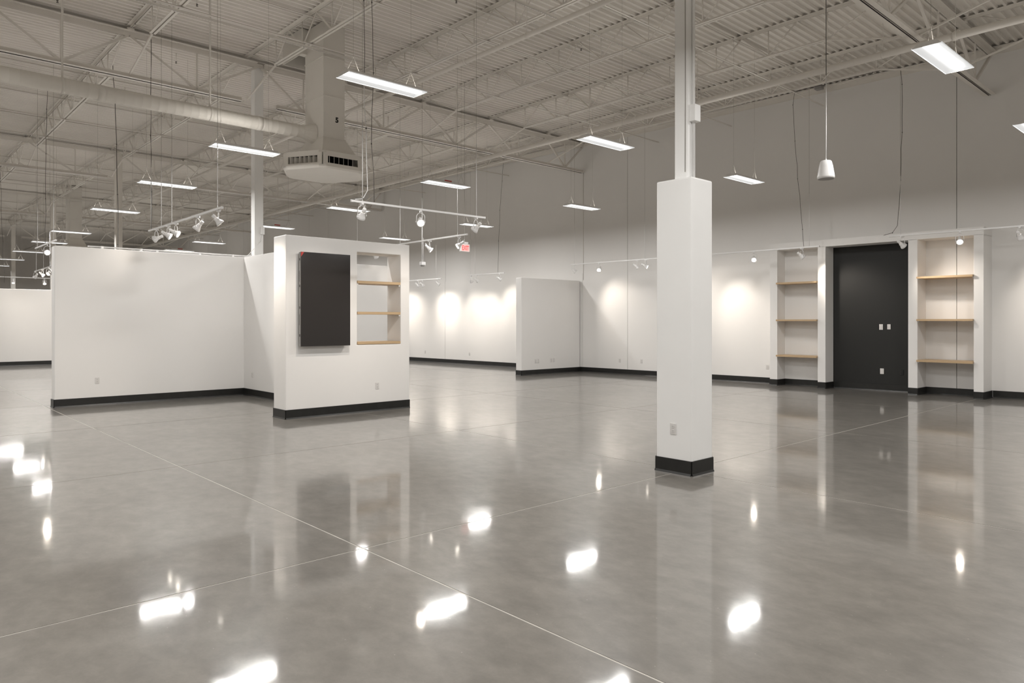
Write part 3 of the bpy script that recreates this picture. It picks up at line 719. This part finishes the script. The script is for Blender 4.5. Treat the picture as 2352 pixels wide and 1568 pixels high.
MB().tube([(0, 0, .035), (0, 3.1, .035), (0, 3.2, .06), (0, 3.28, .16)], .014, 8).obj('conduit', M['white'], t)
for y in (.25, .95, 1.25, 2.1, 2.8): MB().box(-.02, .02, y-.02, y+.02, 0, .05).obj('clip', M['white'], t)
o = bevel(B(-7.95, -7.78, 17.35, 17.5, 7.30, 7.42).obj('junction_box', M['tvside']), .004); tag(o, 'small grey junction box at the roof line above the left niche', 'junction box')
# ------------------------------------------------------------------ pendant speaker, exit sign, sensor
t = thing('pendant_speaker', 'white bell-shaped pendant speaker hanging right of the column', 'speaker', (-3.97, 8.99, 3.40))
MB().lathe([(.085,.0), (.101,.006), (.103,.02), (.098,.06), (.082,.16), (.068,.215), (.055,.228), (.012,.232)], 32).obj('enclosure', M['white'], t)
MB().lathe([(.094,-.003), (.090,.002), (.02,.0)], 32).obj('speaker_grille', M['tvside'], t)
MB().lathe([(.1035,.018), (.1045,.020), (.1045,.023), (.1035,.025)], 32, cap=False).obj('trim_ring', M['plate'], t)
MB().lathe([(.010,.23), (.010,.25)], 8).obj('cable_gland', M['white'], t)
MB().tube([(0,0,.25), (.002,0,.6), (0,.003,.9), (.002,0,1.3)], .006, 6).obj('white_cord', M['white'], t)
MB().tube([(.002,0,1.3), (0,0,2.5), (0,0,3.98)], .0045, 6).obj('support_cable', M['cable'], t)
t = thing('exit_sign', 'small hanging exit sign with red letters beyond the display wall', 'exit sign', (-13.55, 10.86, 3.30), math.radians(90))
bevel(B(-.135, .135, -.03, .03, 0, .185).obj('sign_body', M['white'], t), .005)
B(-.118, .118, -.0315, -.029, .012, .172).obj('sign_face', M['exitface'], t)
fc = bpy.data.curves.new('exit', 'FONT'); fc.body = 'EXIT'; fc.size = .15; fc.extrude = .001; fc.align_x = 'CENTER'; fc.space_character = .92; fc.offset = .002
fo = bpy.data.objects.new('tmp', fc); COL.objects.link(fo); bpy.context.view_layer.update()
me = bpy.data.meshes.new_from_object(fo.evaluated_get(bpy.context.evaluated_depsgraph_get())); bpy.data.objects.remove(fo)
me.materials.clear(); me.materials.append(M['exitred'])
w = max(v.co.x for v in me.vertices)-min(v.co.x for v in me.vertices)
for v in me.vertices: v.co.x *= .205/w; v.co.y *= 1.05
o = link('letters', me, t, (0, -.033, .038), (PI/2, 0, 0)); o['label'] = 'red EXIT lettering'
B(-.085, .085, -.035, .035, .187, .235).obj('canopy', M['white'], t)
MB().tube([(0,0,.235), (0,0,4.1)], .004, 5).obj('stem', M['wire'], t)
t = thing('pendant_sensor', 'small white sensor box on a thin drop pole beside the display wall', 'sensor', (-13.97, 9.92, 2.95))
bevel(B(-.055, .055, -.055, .055, 0, .075).obj('sensor_box', M['white'], t), .006)
MB().lathe([(.042,-.028), (.050,0)], 16).obj('dome', M['tvside'], t)
MB().tube([(-.02,0,.07), (-.02,0,1.6)], .011, 8).obj('pole', M['white'], t); MB().tube([(-.02,0,1.6), (-.02,0,4.46)], .004, 6).obj('support_wire', M['wire'], t)
MB().tube([(.03,0,.07), (.03,0,.65)], .004, 6).obj('data_cord', M['white'], t)
